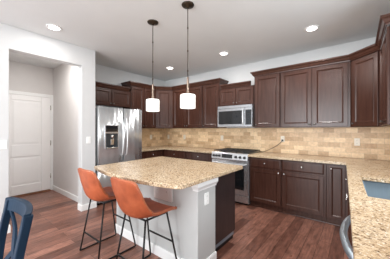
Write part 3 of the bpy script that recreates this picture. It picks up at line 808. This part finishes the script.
# ------------------------------------------------------------------ bar stools
def bar_stool(label, loc, rz):
    t = thing('bar_stool', label, 'bar stool', loc, rz, 'leather bar stools at the island')
    prof = bez([(0.205, 0.592), (0.185, 0.610), (0.08, 0.606), (-0.05, 0.594), (-0.135, 0.602), (-0.187, 0.65), (-0.213, 0.74), (-0.232, 0.84), (-0.250, 0.940)], 4)
    n = len(prof) - 1; nu = 16
    def lerp(tab, s):
        for (a, va), (b, vb) in zip(tab, tab[1:]):
            if s <= b: return va + (vb - va) * (s - a) / (b - a)
        return tab[-1][1]
    W = [(0, 0.195), (0.12, 0.212), (0.35, 0.222), (0.55, 0.228), (0.70, 0.222), (0.85, 0.208), (1, 0.182)]
    K = [(0, 0.0), (0.12, 0.012), (0.35, 0.045), (0.5, 0.085), (0.62, 0.085), (0.8, 0.045), (1, 0.022)]
    m = MB(); rows = []
    for k, p in enumerate(prof):
        s = k / n; q0 = prof[max(k - 1, 0)]; q1 = prof[min(k + 1, n)]
        ty, tz = q1[0] - q0[0], q1[1] - q0[1]; L = math.hypot(ty, tz); ty /= L; tz /= L
        ny, nz = tz, -ty                    # towards the sitter
        if nz < 0 and s < 0.5: ny, nz = -ny, -nz
        wd, c = lerp(W, s), lerp(K, s); row = []
        for j in range(nu + 1):
            uu = -1 + 2 * j / nu
            off = c * abs(uu) ** 2.2
            drop = 0.030 * abs(uu) ** 7 * max(0, (s - 0.86) / 0.14) + 0.03 * abs(uu) ** 7 * max(0, (0.1 - s) / 0.1)
            sg = 1 if s > 0.5 else -1
            row.append((uu * wd, p[0] + ny * off - ty * drop, p[1] + nz * off - tz * drop * (1 if s > 0.5 else -1)))
        rows.append(m.pts(row))
    for A, B_ in zip(rows, rows[1:]):
        for j in range(nu): m.face((A[j], A[j + 1], B_[j + 1], B_[j]), True)
    edge = [m.v[r[0]] for r in rows] + [m.v[i] for i in rows[-1][1:]] + [m.v[r[-1]] for r in rows[::-1][1:]]
    st_ = m.build('seat', M['leather'], t, smooth=True, solid=0.024, bevel=0.007)
    pp = [Vector(p) for p in edge]
    MB().tube(pp, 0.005, 6).build('piping', M['seam'], st_)
    rT = 0.0085
    for sx in (-1, 1):
        fr = [(sx * 0.150, 0.135, 0.586), (sx * 0.205, 0.235, 0.03)]
        re = [(sx * 0.145, -0.105, 0.586), (sx * 0.198, -0.195, 0.03)]
        MB().tube([fr[0], fr[1]], rT, 8).build('leg', M['frame'], t)
        MB().tube([re[0], re[1]], rT, 8).build('leg', M['frame'], t)
        path = bez([(re[1][0], re[1][1], re[1][2]), (sx * 0.2, -0.198, 0.014), (sx * 0.2, -0.17, 0.0095), (sx * 0.203, 0.02, 0.0095), (sx * 0.205, 0.21, 0.0095), (sx * 0.206, 0.236, 0.014), (fr[1][0], fr[1][1], fr[1][2])], 4)
        MB().tube(path, rT, 8).build('runner', M['frame'], t)
        MB().tube([re[0], fr[0]], rT, 8).build('seat_rail', M['frame'], t)
    def at(a, b, z):
        f = (a[2] - z) / (a[2] - b[2]); return tuple(a[i] + (b[i] - a[i]) * f for i in range(3))
    f0, f1 = (0.150, 0.135, 0.586), (0.205, 0.235, 0.03); r0, r1 = (0.145, -0.105, 0.586), (0.198, -0.195, 0.03)
    p = at(f0, f1, 0.30); MB().tube([(-p[0], p[1], p[2]), p], rT, 8).build('footrest', M['frame'], t)
    p = at(r0, r1, 0.21); MB().tube([(-p[0], p[1], p[2]), p], rT, 8).build('stretcher', M['frame'], t)
    for y, s in ((0.135, 0.150), (-0.105, 0.145)):
        MB().tube([(-s, y, 0.586), (s, y, 0.586)], rT, 8).build('cross_rail', M['frame'], t)
    return t
s1 = bar_stool('cognac leather bar stool at the island end nearest the refrigerator', (2.085, -2.865, 0), R(0))
s2 = copy_tree(s1)
s2.location = (2.765, -2.865, 0)
s2['label'] = 'cognac leather bar stool at the island in front of the white plate'

# ------------------------------------------------------------------ navy cross-back dining chair
t = thing('dining_chair', 'navy blue cross-back wooden dining chair', 'chair', (2.872, -4.03, 0), 0)
m = MB().prism(rrect(-0.225, 0.225, -0.23, 0.19, 0.04, 5), 0.435, 0.465)
m.build('seat', M['navy'], t, bevel=0.008)
def post(sx):
    pts = [(sx * 0.180, 0.235, 0.0), (sx * 0.181, 0.19, 0.22), (sx * 0.183, 0.175, 0.45), (sx * 0.185, 0.195, 0.70), (sx * 0.187, 0.238, 0.940)]
    return bez(pts, 5)
def bar(m, path, wx, wy):
    rings = []
    for k, p in enumerate(path):
        f = k / (len(path) - 1)
        rings.append(m.pts([(p[0] + a * wx, p[1] + b * wy, p[2]) for a, b in ((-1, -1), (1, -1), (1, 1), (-1, 1))]))
    for A, B_ in zip(rings, rings[1:]):
        for j in range(4): m.face((A[j], A[(j + 1) % 4], B_[(j + 1) % 4], B_[j]))
    m.face(rings[0][::-1]); m.face(rings[-1]); return m
for sx in (-1, 1):
    bar(MB(), post(sx), 0.018, 0.019).build('leg', M['navy'], t, bevel=0.005)
    bar(MB(), [Vector((sx * 0.195, -0.20, 0.0)), Vector((sx * 0.20, -0.195, 0.434))], 0.018, 0.018).build('leg', M['navy'], t, bevel=0.004)
def rail(zf, zh, x, y0, bow, th):
    m = MB(); rings = []
    for k in range(17):
        s = -1 + k / 8; xx = x * s; yy = y0 + bow * (1 - s * s)
        rings.append(m.pts([(xx, yy - th, zf), (xx, yy + th, zf), (xx, yy + th + 0.010, zf + zh), (xx, yy - th + 0.010, zf + zh)]))
    for A, B_ in zip(rings, rings[1:]):
        for j in range(4): m.face((A[j], A[(j + 1) % 4], B_[(j + 1) % 4], B_[j]))
    m.face(rings[0][::-1]); m.face(rings[-1]); return m
rail(0.880, 0.070, 0.203, 0.222, 0.042, 0.015).build('top_rail', M['navy'], t, bevel=0.004)
rail(0.52, 0.04, 0.172, 0.168, 0.02, 0.010).build('lower_rail', M['navy'], t, bevel=0.003)
for sx in (-1, 1):
    P_ = bez([(sx * 0.150, 0.235, 0.885), (sx * 0.085, 0.240, 0.80), (0, 0.226 + sx * 0.007, 0.72), (-sx * 0.10, 0.20, 0.62), (-sx * 0.16, 0.178, 0.55)], 5)
    bar(MB(), P_, 0.026, 0.007).build('cross_slat', M['navy'], t, bevel=0.003)
for a, b in (((-0.18, -0.2), (0.18, -0.2)), ((-0.2, -0.19), (-0.197, 0.18)), ((0.2, -0.19), (0.197, 0.18))):
    x0, x1 = sorted((a[0], b[0])); y0, y1 = sorted((a[1], b[1]))
    B(x0 - 0.009, x1 + 0.009, y0 - 0.009, y1 + 0.009, 0.37, 0.434).build('apron', M['navy'], t)
